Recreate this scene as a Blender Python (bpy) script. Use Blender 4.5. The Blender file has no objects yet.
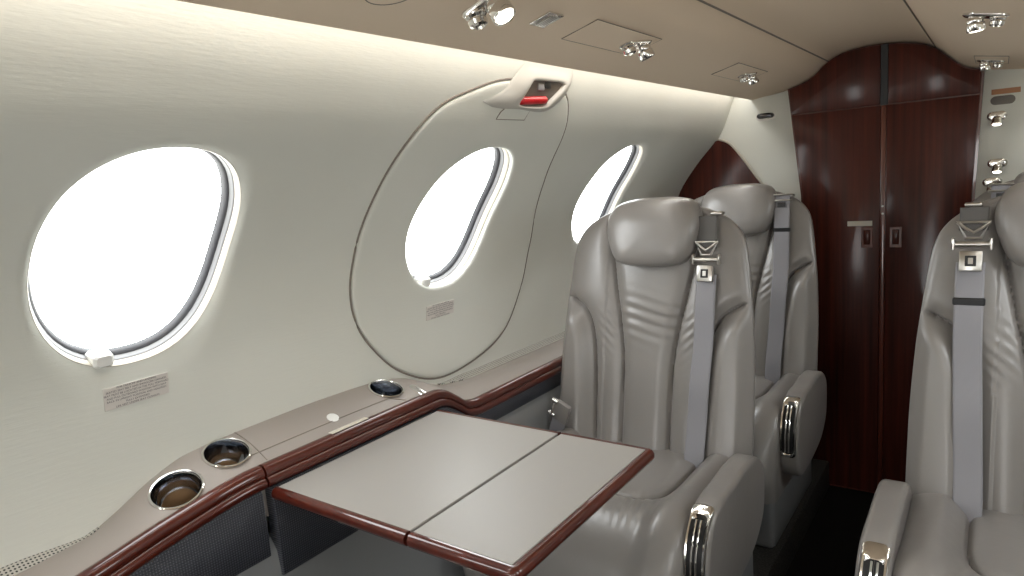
import bpy, bmesh, math, random
from mathutils import Vector, Matrix
random.seed(4)
C = bpy.context.scene.collection
PI = math.pi

# ------------------------------------------------------------------ helpers
def tag(o, label=None, cat=None, group=None, kind=None):
    if label: o['label'] = label
    if cat: o['category'] = cat
    if group: o['group'] = group
    if kind: o['kind'] = kind
    return o

def empty(name, loc=(0, 0, 0), label=None, cat=None, group=None, kind=None):
    o = bpy.data.objects.new(name, None)
    o.location = loc; o.empty_display_size = .05
    C.objects.link(o)
    return tag(o, label, cat, group, kind)

class MB:
    """collects vertices and faces, built into ONE mesh object"""
    def __init__(s): s.v = []; s.f = []; s.mi = []; s.cur = 0
    def add(s, vs, fs):
        b = len(s.v); s.v += [tuple(p) for p in vs]
        for f in fs: s.f.append([i + b for i in f]); s.mi.append(s.cur)
        return s
    def grid(s, rows, closed=False, flip=False):
        n = len(rows[0]); vs = [p for r in rows for p in r]; fs = []
        for i in range(len(rows) - 1):
            for j in range(n if closed else n - 1):
                k = (j + 1) % n
                q = [i * n + j, i * n + k, (i + 1) * n + k, (i + 1) * n + j]
                fs.append(q[::-1] if flip else q)
        return s.add(vs, fs)
    def loft(s, rings, caps=True):
        n = len(rings[0]); b = len(s.v)
        s.grid(rings, True)
        if caps:
            s.f.append([b + i for i in range(n)][::-1]); s.mi.append(s.cur)
            m = b + (len(rings) - 1) * n
            s.f.append([m + i for i in range(n)]); s.mi.append(s.cur)
        return s
    def box(s, lo, hi, r=0.0, seg=2, M=None):
        bm = bmesh.new(); bmesh.ops.create_cube(bm, size=1)
        for v in bm.verts:
            v.co = Vector([lo[i] + (v.co[i] + .5) * (hi[i] - lo[i]) for i in range(3)])
        if r > 0: bmesh.ops.bevel(bm, geom=bm.edges[:], offset=r, segments=seg, profile=.5, affect='EDGES')
        return s.bm(bm, M)
    def bm(s, bm, M=None):
        if M is not None: bm.transform(M)
        bm.verts.index_update()
        s.add([v.co[:] for v in bm.verts], [[v.index for v in f.verts] for f in bm.faces]); bm.free()
        return s
    def lathe(s, prof, M=None, n=32):
        """prof (r, z) about local z"""
        rings = []
        for r, z in prof:
            ring = [Vector((r * math.cos(2 * PI * k / n), r * math.sin(2 * PI * k / n), z)) for k in range(n)]
            rings.append([(M @ p) if M is not None else p for p in ring])
        return s.loft(rings, True)
    def tube(s, path, r, n=10, closed=False):
        path = [Vector(p) for p in path]; m = len(path); rings = []
        for i, p in enumerate(path):
            a = path[(i - 1) % m] if (closed or i > 0) else p
            c = path[(i + 1) % m] if (closed or i < m - 1) else p
            t = (c - a).normalized()
            up = Vector((0, 0, 1)) if abs(t.z) < .9 else Vector((1, 0, 0))
            x = t.cross(up).normalized(); y = t.cross(x)
            rr = r[i] if isinstance(r, (list, tuple)) else r
            rings.append([p + x * rr * math.cos(2 * PI * k / n) + y * rr * math.sin(2 * PI * k / n) for k in range(n)])
        if closed: rings.append(rings[0]); return s.grid(rings, True)
        return s.loft(rings, True)
    def build(s, name, mat, parent=None, smooth=True, angle=40, loc=None):
        me = bpy.data.meshes.new(name)
        me.from_pydata(s.v, [], s.f); me.update()
        bm = bmesh.new(); bm.from_mesh(me)
        bmesh.ops.remove_doubles(bm, verts=bm.verts[:], dist=1e-6)
        bmesh.ops.recalc_face_normals(bm, faces=bm.faces[:])
        if loc is not None: bmesh.ops.translate(bm, verts=bm.verts[:], vec=-Vector(loc))
        bm.to_mesh(me); bm.free()
        mats = mat if isinstance(mat, (list, tuple)) else [mat]
        for m in mats: me.materials.append(m)
        if smooth:
            me.shade_smooth()
            me.set_sharp_from_angle(angle=math.radians(angle))
        o = bpy.data.objects.new(name, me); C.objects.link(o)
        if parent is not None: o.parent = parent
        if loc is not None: o.location = loc
        return o

def lerp(a, b, t): return a + (b - a) * t
def smooth(t): t = max(0., min(1., t)); return t * t * (3 - 2 * t)
def table(pts):
    """piecewise smooth (monotone-ish, cosine free) interpolation through (x, y) points"""
    xs = [p[0] for p in pts]; ys = [p[1] for p in pts]
    m = []
    for i in range(len(xs)):
        if i == 0 or i == len(xs) - 1: m.append(0.); continue
        d0 = (ys[i] - ys[i-1]) / (xs[i] - xs[i-1]); d1 = (ys[i+1] - ys[i]) / (xs[i+1] - xs[i])
        m.append(0. if d0 * d1 <= 0 else 2 * d0 * d1 / (d0 + d1))
    def f(x):
        if x <= xs[0]: return ys[0]
        if x >= xs[-1]: return ys[-1]
        for i in range(len(xs) - 1):
            if x <= xs[i+1]:
                h = xs[i+1] - xs[i]; t = (x - xs[i]) / h
                return ((2*t**3 - 3*t**2 + 1) * ys[i] + (t**3 - 2*t**2 + t) * h * m[i]
                        + (-2*t**3 + 3*t**2) * ys[i+1] + (t**3 - t**2) * h * m[i+1])
    return f
def catmull(pts, k=8, closed=False):
    out = []; n = len(pts)
    rng = range(n if closed else n - 1)
    for i in rng:
        def g(j):
            return Vector(pts[j % n]) if closed else Vector(pts[max(0, min(n - 1, j))])
        p0, p1, p2, p3 = g(i-1), g(i), g(i+1), g(i+2)
        for q in range(k):
            t = q / k
            out.append(.5 * ((2*p1) + (-p0+p2)*t + (2*p0-5*p1+4*p2-p3)*t*t + (-p0+3*p1-3*p2+p3)*t**3))
    if not closed: out.append(Vector(pts[-1]))
    return out

# ------------------------------------------------------------------ materials
def mat(name, col, rough=.5, metal=0., coat=0., spec=.5, bump=None, coatr=.05):
    m = bpy.data.materials.new(name); m.use_nodes = True
    nt = m.node_tree; b = nt.nodes['Principled BSDF']
    b.inputs['Base Color'].default_value = (*col, 1)
    b.inputs['Roughness'].default_value = rough
    b.inputs['Metallic'].default_value = metal
    b.inputs['Specular IOR Level'].default_value = spec
    b.inputs['Coat Weight'].default_value = coat
    b.inputs['Coat Roughness'].default_value = coatr
    return m
def nodes(m): return m.node_tree.nodes, m.node_tree.links, m.node_tree.nodes['Principled BSDF']
def noise(m, scale=(1, 1, 1), s=10., detail=4., rough=.55):
    N, L, b = nodes(m)
    tc = N.new('ShaderNodeTexCoord'); mp = N.new('ShaderNodeMapping'); mp.inputs['Scale'].default_value = scale
    nz = N.new('ShaderNodeTexNoise'); nz.inputs['Scale'].default_value = s; nz.inputs['Detail'].default_value = detail
    nz.inputs['Roughness'].default_value = rough
    L.new(tc.outputs['Object'], mp.inputs['Vector']); L.new(mp.outputs[0], nz.inputs['Vector'])
    return nz
def bump_from(m, sock, strength=.2, dist=.002):
    N, L, b = nodes(m)
    bp = N.new('ShaderNodeBump'); bp.inputs['Strength'].default_value = strength; bp.inputs['Distance'].default_value = dist
    L.new(sock, bp.inputs['Height'])
    old = b.inputs['Normal'].links[0].from_socket if b.inputs['Normal'].links else None
    if old: L.new(old, bp.inputs['Normal'])
    L.new(bp.outputs[0], b.inputs['Normal'])
def ramp_col(m, sock, stops):
    N, L, b = nodes(m)
    r = N.new('ShaderNodeValToRGB'); e = r.color_ramp.elements
    e[0].position, e[0].color = stops[0][0], (*stops[0][1], 1)
    e[1].position, e[1].color = stops[-1][0], (*stops[-1][1], 1)
    for p, c in stops[1:-1]:
        q = e.new(p); q.color = (*c, 1)
    L.new(sock, r.inputs['Fac']); L.new(r.outputs[0], b.inputs['Base Color'])

M = {}
# woven wall lining
m = M['lining'] = mat('wall_lining', (.70, .69, .64), .75, spec=.25)
nz = noise(m, (1, .12, 1), 260, 3); bump_from(m, nz.outputs[0], .24, .0012)
nz2 = noise(m, (1, 1, 1), 3, 2); ramp_col(m, nz2.outputs[0], [(.3, (.655, .66, .605)), (.7, (.70, .705, .65))])
m = M['ceiling'] = mat('headliner', (.74, .61, .47), .7, spec=.25)
nz = noise(m, (1, 1, 1), 500, 2); bump_from(m, nz.outputs[0], .08, .0006)
m = M['leather'] = mat('seat_leather', (.228, .212, .200), .33, spec=.5, coat=.35, coatr=.28)
N_, L_, b_ = nodes(m)
vo = N_.new('ShaderNodeTexVoronoi'); vo.inputs['Scale'].default_value = 420; vo.feature = 'DISTANCE_TO_EDGE'
tc = N_.new('ShaderNodeTexCoord'); L_.new(tc.outputs['Object'], vo.inputs['Vector'])
bump_from(m, vo.outputs[0], .10, .0006)
nz = noise(m, (1, 1, 1), 16, 5); bump_from(m, nz.outputs[0], .22, .006)
M['thread'] = mat('seam_dark', (.06, .055, .05), .7)
m = M['wood'] = mat('mahogany_trim', (.10, .022, .012), .35, coat=1., spec=.2, coatr=.03)
nz = noise(m, (8, 1.5, 8), 4, 5); ramp_col(m, nz.outputs[0], [(.3, (.055, .007, .003)), (.55, (.075, .011, .005)), (.75, (.10, .016, .007))])
m = M['doorwood'] = mat('mahogany_doors', (.05, .013, .009), .45, coat=.35, coatr=.15, spec=.15)
nz = noise(m, (22, 22, .7), 2.2, 6); ramp_col(m, nz.outputs[0], [(.3, (.036, .009, .006)), (.55, (.070, .015, .009)), (.75, (.105, .024, .013))])
m = M['jambwood'] = mat('mahogany_jamb', (.12, .028, .016), .3, coat=.8)
nz = noise(m, (30, 30, 1), 3, 6); ramp_col(m, nz.outputs[0], [(.3, (.07, .016, .010)), (.7, (.16, .040, .022))])
M['chrome'] = mat('chrome', (.78, .76, .73), .12, 1.)
M['bowl'] = mat('dark_polished_bowl', (.50, .52, .56), .10, 1.)
M['nickel'] = mat('brushed_nickel', (.55, .53, .50), .28, 1.)
M['darkmetal'] = mat('dark_chrome', (.08, .08, .085), .25, 1.)
M['black'] = mat('black_plastic', (.012, .012, .013), .45)
M['gasket'] = mat('dark_gasket', (.035, .035, .04), .5)
M['greyframe'] = mat('grey_window_frame', (.22, .22, .225), .4)
m = M['ledge'] = mat('ledge_leather', (.315, .28, .255), .5, spec=.4)
nz = noise(m, (1, 1, 1), 700, 2); bump_from(m, nz.outputs[0], .08, .0005)
m = M['laminate'] = mat('table_leather', (.335, .318, .298), .45, spec=.4)
nz = noise(m, (1, 1, 1), 900, 2); bump_from(m, nz.outputs[0], .06, .0004)
m = M['carpet'] = mat('grey_carpet', (.10, .095, .09), .95, spec=.1)
nz = noise(m, (1, 1, 1), 220, 3); bump_from(m, nz.outputs[0], .8, .006)
ramp_col(m, nz.outputs[0], [(.3, (.03, .029, .028)), (.7, (.09, .086, .08))])
m = M['darkcarpet'] = mat('black_carpet', (.012, .011, .010), .95, spec=.1)
nz = noise(m, (1, 1, 1), 220, 3); bump_from(m, nz.outputs[0], .6, .005)
M['lowerpanel'] = mat('grey_side_leather', (.24, .245, .25), .5, spec=.4)
M['belt'] = mat('belt_webbing', (.25, .245, .265), .45, spec=.5)
N_, L_, b_ = nodes(M['belt'])
wv = N_.new('ShaderNodeTexWave'); wv.bands_direction = 'Z'; wv.inputs['Scale'].default_value = 160; wv.inputs['Distortion'].default_value = .6
tc = N_.new('ShaderNodeTexCoord'); L_.new(tc.outputs['Object'], wv.inputs['Vector'])
bump_from(M['belt'], wv.outputs['Fac'], .25, .0008)
M['beltdark'] = mat('dark_webbing', (.09, .085, .08), .55)
M['white'] = mat('white_plastic', (.78, .78, .76), .4)
M['reveal'] = mat('window_reveal', (.50, .46, .39), .45)
M['placard'] = mat('placard_paper', (.66, .62, .58), .6)
M['plate'] = mat('name_plate', (.62, .58, .50), .4)
M['ink'] = mat('placard_ink', (.05, .045, .05), .7)
M['red'] = mat('red_handle', (.62, .012, .02), .3)
M['housing'] = mat('handle_housing', (.50, .485, .445), .5)
M['wellshade'] = mat('well_shade_plate', (.13, .11, .09), .6)  # dark brown stands in for the shade inside the well
M['orange'] = mat('orange_placard', (.42, .20, .10), .6)
M['mesh'] = mat('grey_speaker_mesh', (.18, .165, .15), .7)
M['cork'] = mat('cork_pad', (.34, .18, .07), .8)
M['line'] = mat('panel_gap', (.22, .19, .16), .8)
m = M['carbon'] = mat('carbon_weave', (.05, .055, .07), .42, spec=.5)
N_, L_, b_ = nodes(m)
tc = N_.new('ShaderNodeTexCoord'); sp = N_.new('ShaderNodeSeparateXYZ'); L_.new(tc.outputs['Object'], sp.inputs[0])
def mth(op, a, b=None):
    n = N_.new('ShaderNodeMath'); n.operation = op
    for i, q in enumerate((a, b)):
        if q is None: continue
        if isinstance(q, (int, float)): n.inputs[i].default_value = q
        else: L_.new(q, n.inputs[i])
    return n.outputs[0]
dy = mth('SINE', mth('MULTIPLY', mth('ADD', sp.outputs[1], sp.outputs[2]), 2 * PI / .0085))
dz = mth('SINE', mth('MULTIPLY', mth('SUBTRACT', sp.outputs[1], sp.outputs[2]), 2 * PI / .0085))
dot = mth('MULTIPLY', dy, dz)
ramp_col(m, dot, [(.0, (.03, .032, .042)), (.25, (.036, .039, .05)), (.75, (.11, .115, .135))])
bump_from(m, dot, .5, .001)
# perforated grille: dark round holes, a pattern of the metal itself
m = M['grille'] = mat('perforated_grille', (.45, .43, .39), .4, spec=.5)
N_, L_, b_ = nodes(m)
tc = N_.new('ShaderNodeTexCoord'); sp = N_.new('ShaderNodeSeparateXYZ'); L_.new(tc.outputs['Object'], sp.inputs[0])
dy = mth('SINE', mth('MULTIPLY', mth('ADD', sp.outputs[1], mth('MULTIPLY', sp.outputs[0], 1.)), 2 * PI / .0105))
dz = mth('SINE', mth('MULTIPLY', mth('SUBTRACT', sp.outputs[1], mth('MULTIPLY', sp.outputs[0], 1.)), 2 * PI / .0105))
dot = mth('MULTIPLY', dy, dz)
ramp_col(m, dot, [(.0, (.45, .43, .39)), (.30, (.45, .43, .39)), (.40, (.02, .02, .02))])
# thin clear pane
m = M['glass'] = bpy.data.materials.new('window_pane'); m.use_nodes = True
nt = m.node_tree; nt.nodes.clear()
out = nt.nodes.new('ShaderNodeOutputMaterial'); mx = nt.nodes.new('ShaderNodeMixShader')
tr = nt.nodes.new('ShaderNodeBsdfTransparent'); gl = nt.nodes.new('ShaderNodeBsdfGlossy'); gl.inputs['Roughness'].default_value = .03
tr.inputs['Color'].default_value = (.97, .985, .985, 1)
mx.inputs[0].default_value = .035; nt.links.new(tr.outputs[0], mx.inputs[1]); nt.links.new(gl.outputs[0], mx.inputs[2])
nt.links.new(mx.outputs[0], out.inputs[0])
def emit(name, col, s):
    m = mat(name, col, .4); b = m.node_tree.nodes['Principled BSDF']
    b.inputs['Emission Color'].default_value = (*col, 1); b.inputs['Emission Strength'].default_value = s
    return m
M['lamp_on'] = emit('lit_lens', (1, .93, .82), 5)
M['lens_off'] = mat('dark_lens', (.02, .02, .02), .1)

# ------------------------------------------------------------------ cabin section
YB = 2.60          # rear bulkhead
YF = -2.0          # front of the built part
PROF = catmull([(-.455, 1.412), (-.498, 1.36), (-.53, 1.275), (-.566, 1.205), (-.65, 1.112), (-.727, 1.0), (-.765, .857),
                (-.785, .687), (-.79, .507), (-.775, .3), (-.725, .1), (-.66, -.02)], 10)
SL = [0.]
for i in range(1, len(PROF)): SL.append(SL[-1] + (PROF[i] - PROF[i-1]).length)
STOT = SL[-1]
def wall_pt(s):
    """-> (x, z), outward normal (nx, nz) at arc length s of the left wall"""
    s = max(0., min(STOT, s))
    for i in range(1, len(SL)):
        if s <= SL[i] or i == len(SL) - 1:
            t = (s - SL[i-1]) / (SL[i] - SL[i-1]); p = PROF[i-1].lerp(PROF[i], t)
            a = PROF[max(0, i-2)]; b = PROF[min(len(PROF)-1, i+1)]
            d = (b - a).normalized(); return p, Vector((d.y, -d.x)) * (1 if d.y < 0 else -1)
def s_of_z(z):
    for i in range(1, len(SL)):
        if PROF[i].y <= z:
            t = (PROF[i-1].y - z) / (PROF[i-1].y - PROF[i].y); return lerp(SL[i-1], SL[i], t)
    return STOT
def W3(Y, s, d=0., side=1):
    """point on the wall lining; d metres outwards; side 1 = left wall, -1 = right wall"""
    p, n = wall_pt(s)
    return Vector((side * (p.x + n.x * d), Y, p.y + n.y * d))
S0, S1 = s_of_z(1.182), s_of_z(.874)
SC, SH = (S0 + S1) / 2, (S1 - S0) / 2
WH = .1440
def win_r(th, e=2.28):
    c, s = math.cos(th), math.sin(th); c += .07 * s
    return (abs(c / WH) ** e + abs(s / SH) ** e) ** (-1 / e)

LEFT_WIN = [-1.67, -.96, -.24, .478, 1.182, 1.912]
def build_wall(name, side, wins):
    mb = MB()
    bounds = [YF] + [(wins[i] + wins[i+1]) / 2 for i in range(len(wins) - 1)] + [min(YB, wins[-1] + .38)]
    ns = 64
    for i, yc in enumerate(wins):
        a, b = bounds[i], bounds[i+1]
        svals = [STOT * k / ns for k in range(ns + 1)]
        yv = [lerp(a, b, k / 28) for k in range(29)]
        outer = [(y, 0.) for y in yv] + [(b, s) for s in svals[1:]] + [(y, STOT) for y in yv[::-1][1:]] + [(a, s) for s in svals[::-1][1:-1]]
        rows = []
        for k in range(25):
            t = k / 24; row = []
            for (y, s) in outer:
                dy, ds = y - yc, s - SC; th = math.atan2(ds, dy); r = math.hypot(dy, ds); ri = win_r(th)
                rr = lerp(ri, r, t)
                lip = .006 * (1 - min(1, (rr - ri) / .007)) ** 2
                row.append(W3(yc + rr * math.cos(th), SC + rr * math.sin(th), lip, side))
            rows.append(row)
        mb.grid(rows, True)
    if bounds[-1] < YB:
        mb.grid([[W3(bounds[-1], STOT * k / ns, 0, side) for k in range(ns + 1)], [W3(YB + .01, STOT * k / ns, 0, side) for k in range(ns + 1)]])
    o = mb.build(name, M['lining'], angle=60)
    return tag(o, kind='structure')
build_wall('wall_left', 1, LEFT_WIN)
build_wall('wall_right', -1, LEFT_WIN)

def disc_rows(yc, side, specs, n=96):
    rows = []
    for sc_, d in specs:
        rows.append([W3(yc + sc_ * win_r(2*PI*k/n) * math.cos(2*PI*k/n), SC + sc_ * win_r(2*PI*k/n) * math.sin(2*PI*k/n), d, side) for k in range(n)])
    return rows
def window(idx, yc, side):
    w = empty('window_%d' % idx, W3(yc, SC, .03, side), kind='structure')
    w0 = Vector(w.location)
    def part(name, specs, m):
        rows = [[p - w0 for p in r] for r in disc_rows(yc, side, specs)]
        mb = MB(); mb.grid(rows, True); return mb.build(name, m, w, angle=50)
    part('reveal', [(1.05, .0085), (1.0, .0055), (.988, .008), (.981, .013), (.974, .018)], M['reveal'])
    part('frame_ring', [(.987, .0165), (.972, .0175), (.962, .020), (.953, .025), (.940, .027)], M['greyframe'])
    part('gasket', [(.956, .0255), (.942, .0262), (.925, .029), (.912, .032), (.904, .039), (.96, .041)], M['gasket'])
    rows = [[p - w0 for p in r] for r in disc_rows(yc, side, [(.0005, .036), (.45, .036), (.935, .036), (.935, .039), (.45, .039), (.0005, .039)])]
    mb = MB(); mb.grid(rows, True); mb.build('pane', M['glass'], w)
    if side == 1:
        # little white catch at the lower edge
        y0 = yc - .055
        s0 = SC + win_r(math.atan2(.93, -.4)) * .955
        mb = MB()
        n = 12
        rings = []
        for dd, q in ((.034, .7), (.026, 1.), (.004, .9), (.000, .65)):
            rings.append([W3(y0 + q*.016 * sx, s0 - .010 + q*.012 * sz, dd, side) - w0 for sx, sz in ((-1, -.6), (-.7, -1), (.7, -1), (1, -.6), (1, .6), (.7, 1), (-.7, 1), (-1, .6))])
        mb.loft(rings); mb.build('shade_catch', M['white'], w, angle=30)
    return w
k = 1
for yc in [.478, 1.182, 1.912, -.24, -.96, -1.67]:
    window(k, yc, 1); k += 1
for yc in LEFT_WIN:
    window(k, yc, -1); k += 1

# ceiling: cove lip, soffits and raised centre
CP = ([(-.56, 1.425), (-.447, 1.425), (-.4435, 1.36), (-.4445, 1.341)] +
      [tuple(p) for p in catmull([(-.4445, 1.341), (-.437, 1.333), (-.40, 1.338), (-.297, 1.353), (-.222, 1.379), (-.172, 1.423), (-.11, 1.449), (-.006, 1.455),
                                  (.09, 1.440), (.136, 1.420), (.174, 1.385), (.214, 1.350), (.266, 1.334), (.33, 1.324), (.40, 1.318), (.437, 1.318), (.4445, 1.328)], 7)] +
      [(.4445, 1.341), (.4435, 1.36), (.447, 1.425), (.56, 1.425)])
CF = table([(p[0] + i * 1e-6, p[1]) for i, p in enumerate(CP[4:-4])])
mb = MB()
mb.grid([[Vector((x, y, z)) for x, z in CP] for y in (YF, -1., 0., .8, 1.6, 2.2, YB + .01)])
tag(mb.build('ceiling', M['ceiling'], angle=50), kind='structure')
for i, (xs, dz) in enumerate(((-.170, -.0008), (.137, -.0008))):
    mb = MB(); zz = CF(xs)
    mb.tube([(xs, YF + .01, zz + dz), (xs, YB - .012, zz + dz)], .0022, 8)
    tag(mb.build('trim_%d' % (i + 1), M['line']), kind='structure')

# front end of the built part: unseen opening, added and sized to let daylight in
for i, (lo, hi) in enumerate((((-.85, YF - .03, -.15), (-.26, YF, 1.45)), ((.26, YF - .03, -.15), (.85, YF, 1.45)), ((-.26, YF - .03, 1.15), (.26, YF, 1.47)), ((-.26, YF - .03, -.15), (.26, YF, .35)))):
    mb = MB(); mb.box(lo, hi, .004)
    tag(mb.build('wall_front' if i == 0 else 'wall_front.%03d' % i, M['lining']), kind='structure')

# floors: raised carpet left and right, dark dropped aisle
AX0, AX1, AZ = -.165, .165, -.10
mb = MB(); mb.box((-.85, YF, AZ - .03), (AX0, YB, 0), .006); tag(mb.build('floor', M['carpet']), kind='structure')
mb = MB(); mb.box((AX1, YF, AZ - .03), (.85, YB, 0), .006); tag(mb.build('floor.001', M['carpet']), kind='structure')
mb = MB(); mb.box((AX0 - .01, YF - .5, AZ - .03), (AX1 + .01, YB, AZ)); tag(mb.build('floor.002', M['darkcarpet']), kind='structure')

# rear bulkhead
mb = MB()
mb.box((-.80, YB, -.2), (.80, YB + .03, 1.47))
tag(mb.build('wall_back', M['lining'], smooth=False), kind='structure')
# white corner panels standing 6 mm off it are the wall itself; mahogany panel in the lower left corner
def flat_prism(mb, poly, y0, y1):
    n = len(poly)
    mb.loft([[Vector((x, y0, z)) for x, z in poly], [Vector((x, y1, z)) for x, z in poly]])
edge = [wall_pt(s_of_z(z))[0] for z in [1.195 - .03 * k for k in range(40)]]
left_e = [(p.x - .004, p.y) for p in edge]
top_e = [tuple(p) for p in catmull([(-.262, .905), (-.30, .928), (-.36, .975), (-.413, 1.036), (-.475, 1.125), (-.520, 1.180), (-.562, 1.199)], 6)]
mb = MB(); flat_prism(mb, top_e + left_e + [(-.66, .0), (-.256, 0.)], YB - .012, YB - .0005)
pc = mb.build('wood_panel', M['doorwood'], angle=30, loc=(-.45, YB - .006, .6))
tag(pc, 'dark mahogany panel in the corner between rear window wall and bulkhead', 'panel')
mb = MB(); mb.tube([(x, YB - .011, z + .003) for x, z in top_e], .004, 8)
mb.build('edge_bead', M['reveal'], pc, loc=None).location = -Vector(pc.location)

# ------------------------------------------------------------------ closet with the double doors
cl = empty('closet', (0, YB, AZ), 'tall dark mahogany double-door closet across the rear bulkhead', 'closet')
c0 = Vector(cl.location)
def closet_part(name, poly, y0, y1, m, bev=.003, parent=cl):
    bm = bmesh.new()
    vs = [bm.verts.new((x, y0, z)) for x, z in poly]; f = bm.faces.new(vs)
    r = bmesh.ops.extrude_face_region(bm, geom=[f])
    for v in r['geom']:
        if isinstance(v, bmesh.types.BMVert): v.co.y = y1
    bmesh.ops.recalc_face_normals(bm, faces=bm.faces[:])
    if bev: bmesh.ops.bevel(bm, geom=[e for e in bm.edges if len(e.link_faces) == 2 and e.calc_face_angle(0) > .9], offset=bev, segments=2, profile=.5, affect='EDGES')
    mb = MB(); mb.bm(bm, Matrix.Translation(-c0 if parent is cl else -c0))
    return mb.build(name, m, parent, angle=35)
lx = table([(-.12, -.245), (.7, -.250), (.976, -.258), (1.356, -.299)])
rx = table([(-.12, .245), (.7, .248), (.966, .252), (1.335, .266)])
def top_arc(a, b, n=26, off=.004): return [(lerp(a, b, k / n), CF(lerp(a, b, k / n)) - off) for k in range(n + 1)]
Z_SEAM = 1.258
# carcass behind
car = [(lx(AZ) - .0, AZ), (rx(AZ), AZ), (rx(.7), .7), (rx(.966), .966), (rx(1.33), CF(rx(1.33)) - .004)] + top_arc(rx(1.34) - .002, lx(1.35) + .002)[1:-1] + [(lx(1.35), CF(lx(1.35)) - .004), (lx(.976), .976), (lx(.7), .7)]
closet_part('carcass', car, YB - .004, YB - .052, M['jambwood'], 0)
g = .0115
def side_poly(sgn, z0, z1, top=False, gap=.0095, ins=.008):
    e = (lambda z: lx(z) + ins) if sgn < 0 else (lambda z: rx(z) - ins)
    zs = [lerp(z0, z1, k / 10) for k in range(11)]
    if not top:
        return [(sgn * gap, z0)] + [(e(z), z) for z in zs] + [(sgn * gap, z1)]
    xe = e(1.33)
    arc = top_arc(xe, sgn * gap, 22, .008)
    zs = [lerp(z0, arc[0][1], k / 8) for k in range(8)]
    return [(sgn * gap, z0)] + [(e(z), z) for z in zs] + arc
for sgn in (-1, 1):
    closet_part('upper_panel', side_poly(sgn, Z_SEAM + .0015, 1.33, True, .0115), YB - .0525, YB - .064, M['doorwood'])
    d = closet_part('door', side_poly(sgn, AZ + .01, Z_SEAM - .0015, False, .0085), YB - .0525, YB - .064, M['doorwood'])
    # recessed paddle latch
    xc, zc = (-.046, .826) if sgn < 0 else (.039, .826)
    mb = MB(); mb.box((xc - .0175, YB - .0665, zc - .034), (xc + .0175, YB - .0642, zc + .034), .001, 1, Matrix.Translation(-c0))
    lt = mb.build('latch', M['jambwood'], d)
    mb = MB(); mb.box((xc - .010, YB - .071, zc - .024), (xc + .010, YB - .0662, zc + .026), .003, 2, Matrix.Translation(-c0)); mb.build('paddle', M['doorwood'], lt)
mb = MB(); mb.box((-.0075, YB - .066, AZ + .01), (.0075, YB - .053, Z_SEAM - .002), .003, 2, Matrix.Translation(-c0)); mb.build('stile', M['jambwood'], cl)
mb = MB(); mb.box((-.011, YB - .058, Z_SEAM), (.011, YB - .0525, CF(0) - .006), .001, 1, Matrix.Translation(-c0)); mb.build('centre_gap', M['black'], cl)
for i, zz in enumerate((.93, .905)):
    mb = MB(); mb.lathe([(.0035, 0), (.0035, .002), (.002, .003)], Matrix.Translation(Vector((0, YB - .066, zz)) - c0) @ Matrix.Rotation(PI/2, 4, 'X'), 12); mb.build('screw', M['nickel'], cl)
mb = MB(); mb.box((-.038, -.0008, -.0085), (.038, .0012, .0085), .0008, 1)
tag(mb.build('name_plate', M['plate'], loc=None), 'small blank cream plate on the left mahogany closet door, above its latch', 'plate').location = (-.068, YB - .0653, .874)

# ------------------------------------------------------------------ side ledge with wood trim
zw = table([(.20, .624), (.36, .626), (.405, .643), (.472, .678), (.53, .697), (.61, .702), (.77, .704), (.95, .698), (1.04, .681), (1.10, .655), (1.17, .628), (1.30, .618), (2.5, .612)])
zt = table([(.05, .604), (.20, .606), (.33, .626), (.446, .648), (.59, .665), (.70, .6655), (1.03, .6645), (1.06, .658), (1.10, .634), (1.135, .610), (1.18, .602), (2.5, .602)])
XT = -.670
lg = empty('side_ledge', (-.73, .8, .6), 'long grey side ledge with a mahogany edge and round cup holders below the windows', 'ledge')
l0 = Vector(lg.location)
ys = [YF + .02 + (YB - .04 - YF) * 0 + k * .015 for k in range(int((YB - .035 - YF - .02) / .015) + 1)]
rows = []
for y in ys:
    a, b = zw(y), zt(y) - .002
    xw = wall_pt(s_of_z(a))[0].x - .004
    row = [Vector((xw, y, a))]
    for t in (.15, .3, .45, .6, .75, .9):
        row.append(Vector((lerp(xw, XT - .020, t), y, lerp(a, b, t) + .006 * math.sin(PI * t))))
    row += [Vector((XT - .020, y, b)), Vector((XT - .018, y, b - .02)), Vector((XT - .018, y, b - .05)), Vector((XT - .018, y, b - .09)), Vector((xw, y, b - .09))]
    rows.append([p - l0 for p in row])
mb = MB(); mb.loft(rows); top = mb.build('ledge_top', M['ledge'], lg, angle=45)

def ledge_frame(x, y):
    """matrix with z along the ledge normal at (x, y)"""
    def h(x, y):
        a, b = zw(y), zt(y) - .002; xw = wall_pt(s_of_z(a))[0].x - .004
        t = (x - xw) / (XT - .02 - xw); return lerp(a, b, t) + .006 * math.sin(PI * max(0, min(1, t)))
    e = .012
    p = Vector((x, y, h(x, y)))
    tx = Vector((2*e, 0, h(x+e, y) - h(x-e, y))); ty = Vector((0, 2*e, h(x, y+e) - h(x, y-e)))
    n = tx.cross(ty).normalized(); ax = (tx - n * tx.dot(n)).normalized(); ay = n.cross(ax)
    R = Matrix((ax, ay, n)).transposed().to_4x4()
    return Matrix.Translation(p) @ R
CUPS = [(-.727, .480, .038), (-.741, .578, .037), (-.744, .953, .036)]
dg = bpy.context.evaluated_depsgraph_get()
cutters = []
for (x, y, r) in CUPS:
    F = Matrix.Translation(-l0) @ ledge_frame(x, y)
    mb = MB(); mb.lathe([(r - .002, -.085), (r - .002, .03)], F, 40)
    c = mb.build('cutter', M['ledge'], lg); cutters.append(c)
    md = top.modifiers.new('cut', 'BOOLEAN'); md.operation = 'DIFFERENCE'; md.object = c; md.solver = 'EXACT'
bpy.context.view_layer.update()
dg = bpy.context.evaluated_depsgraph_get()
nm = bpy.data.meshes.new_from_object(top.evaluated_get(dg))
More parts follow.
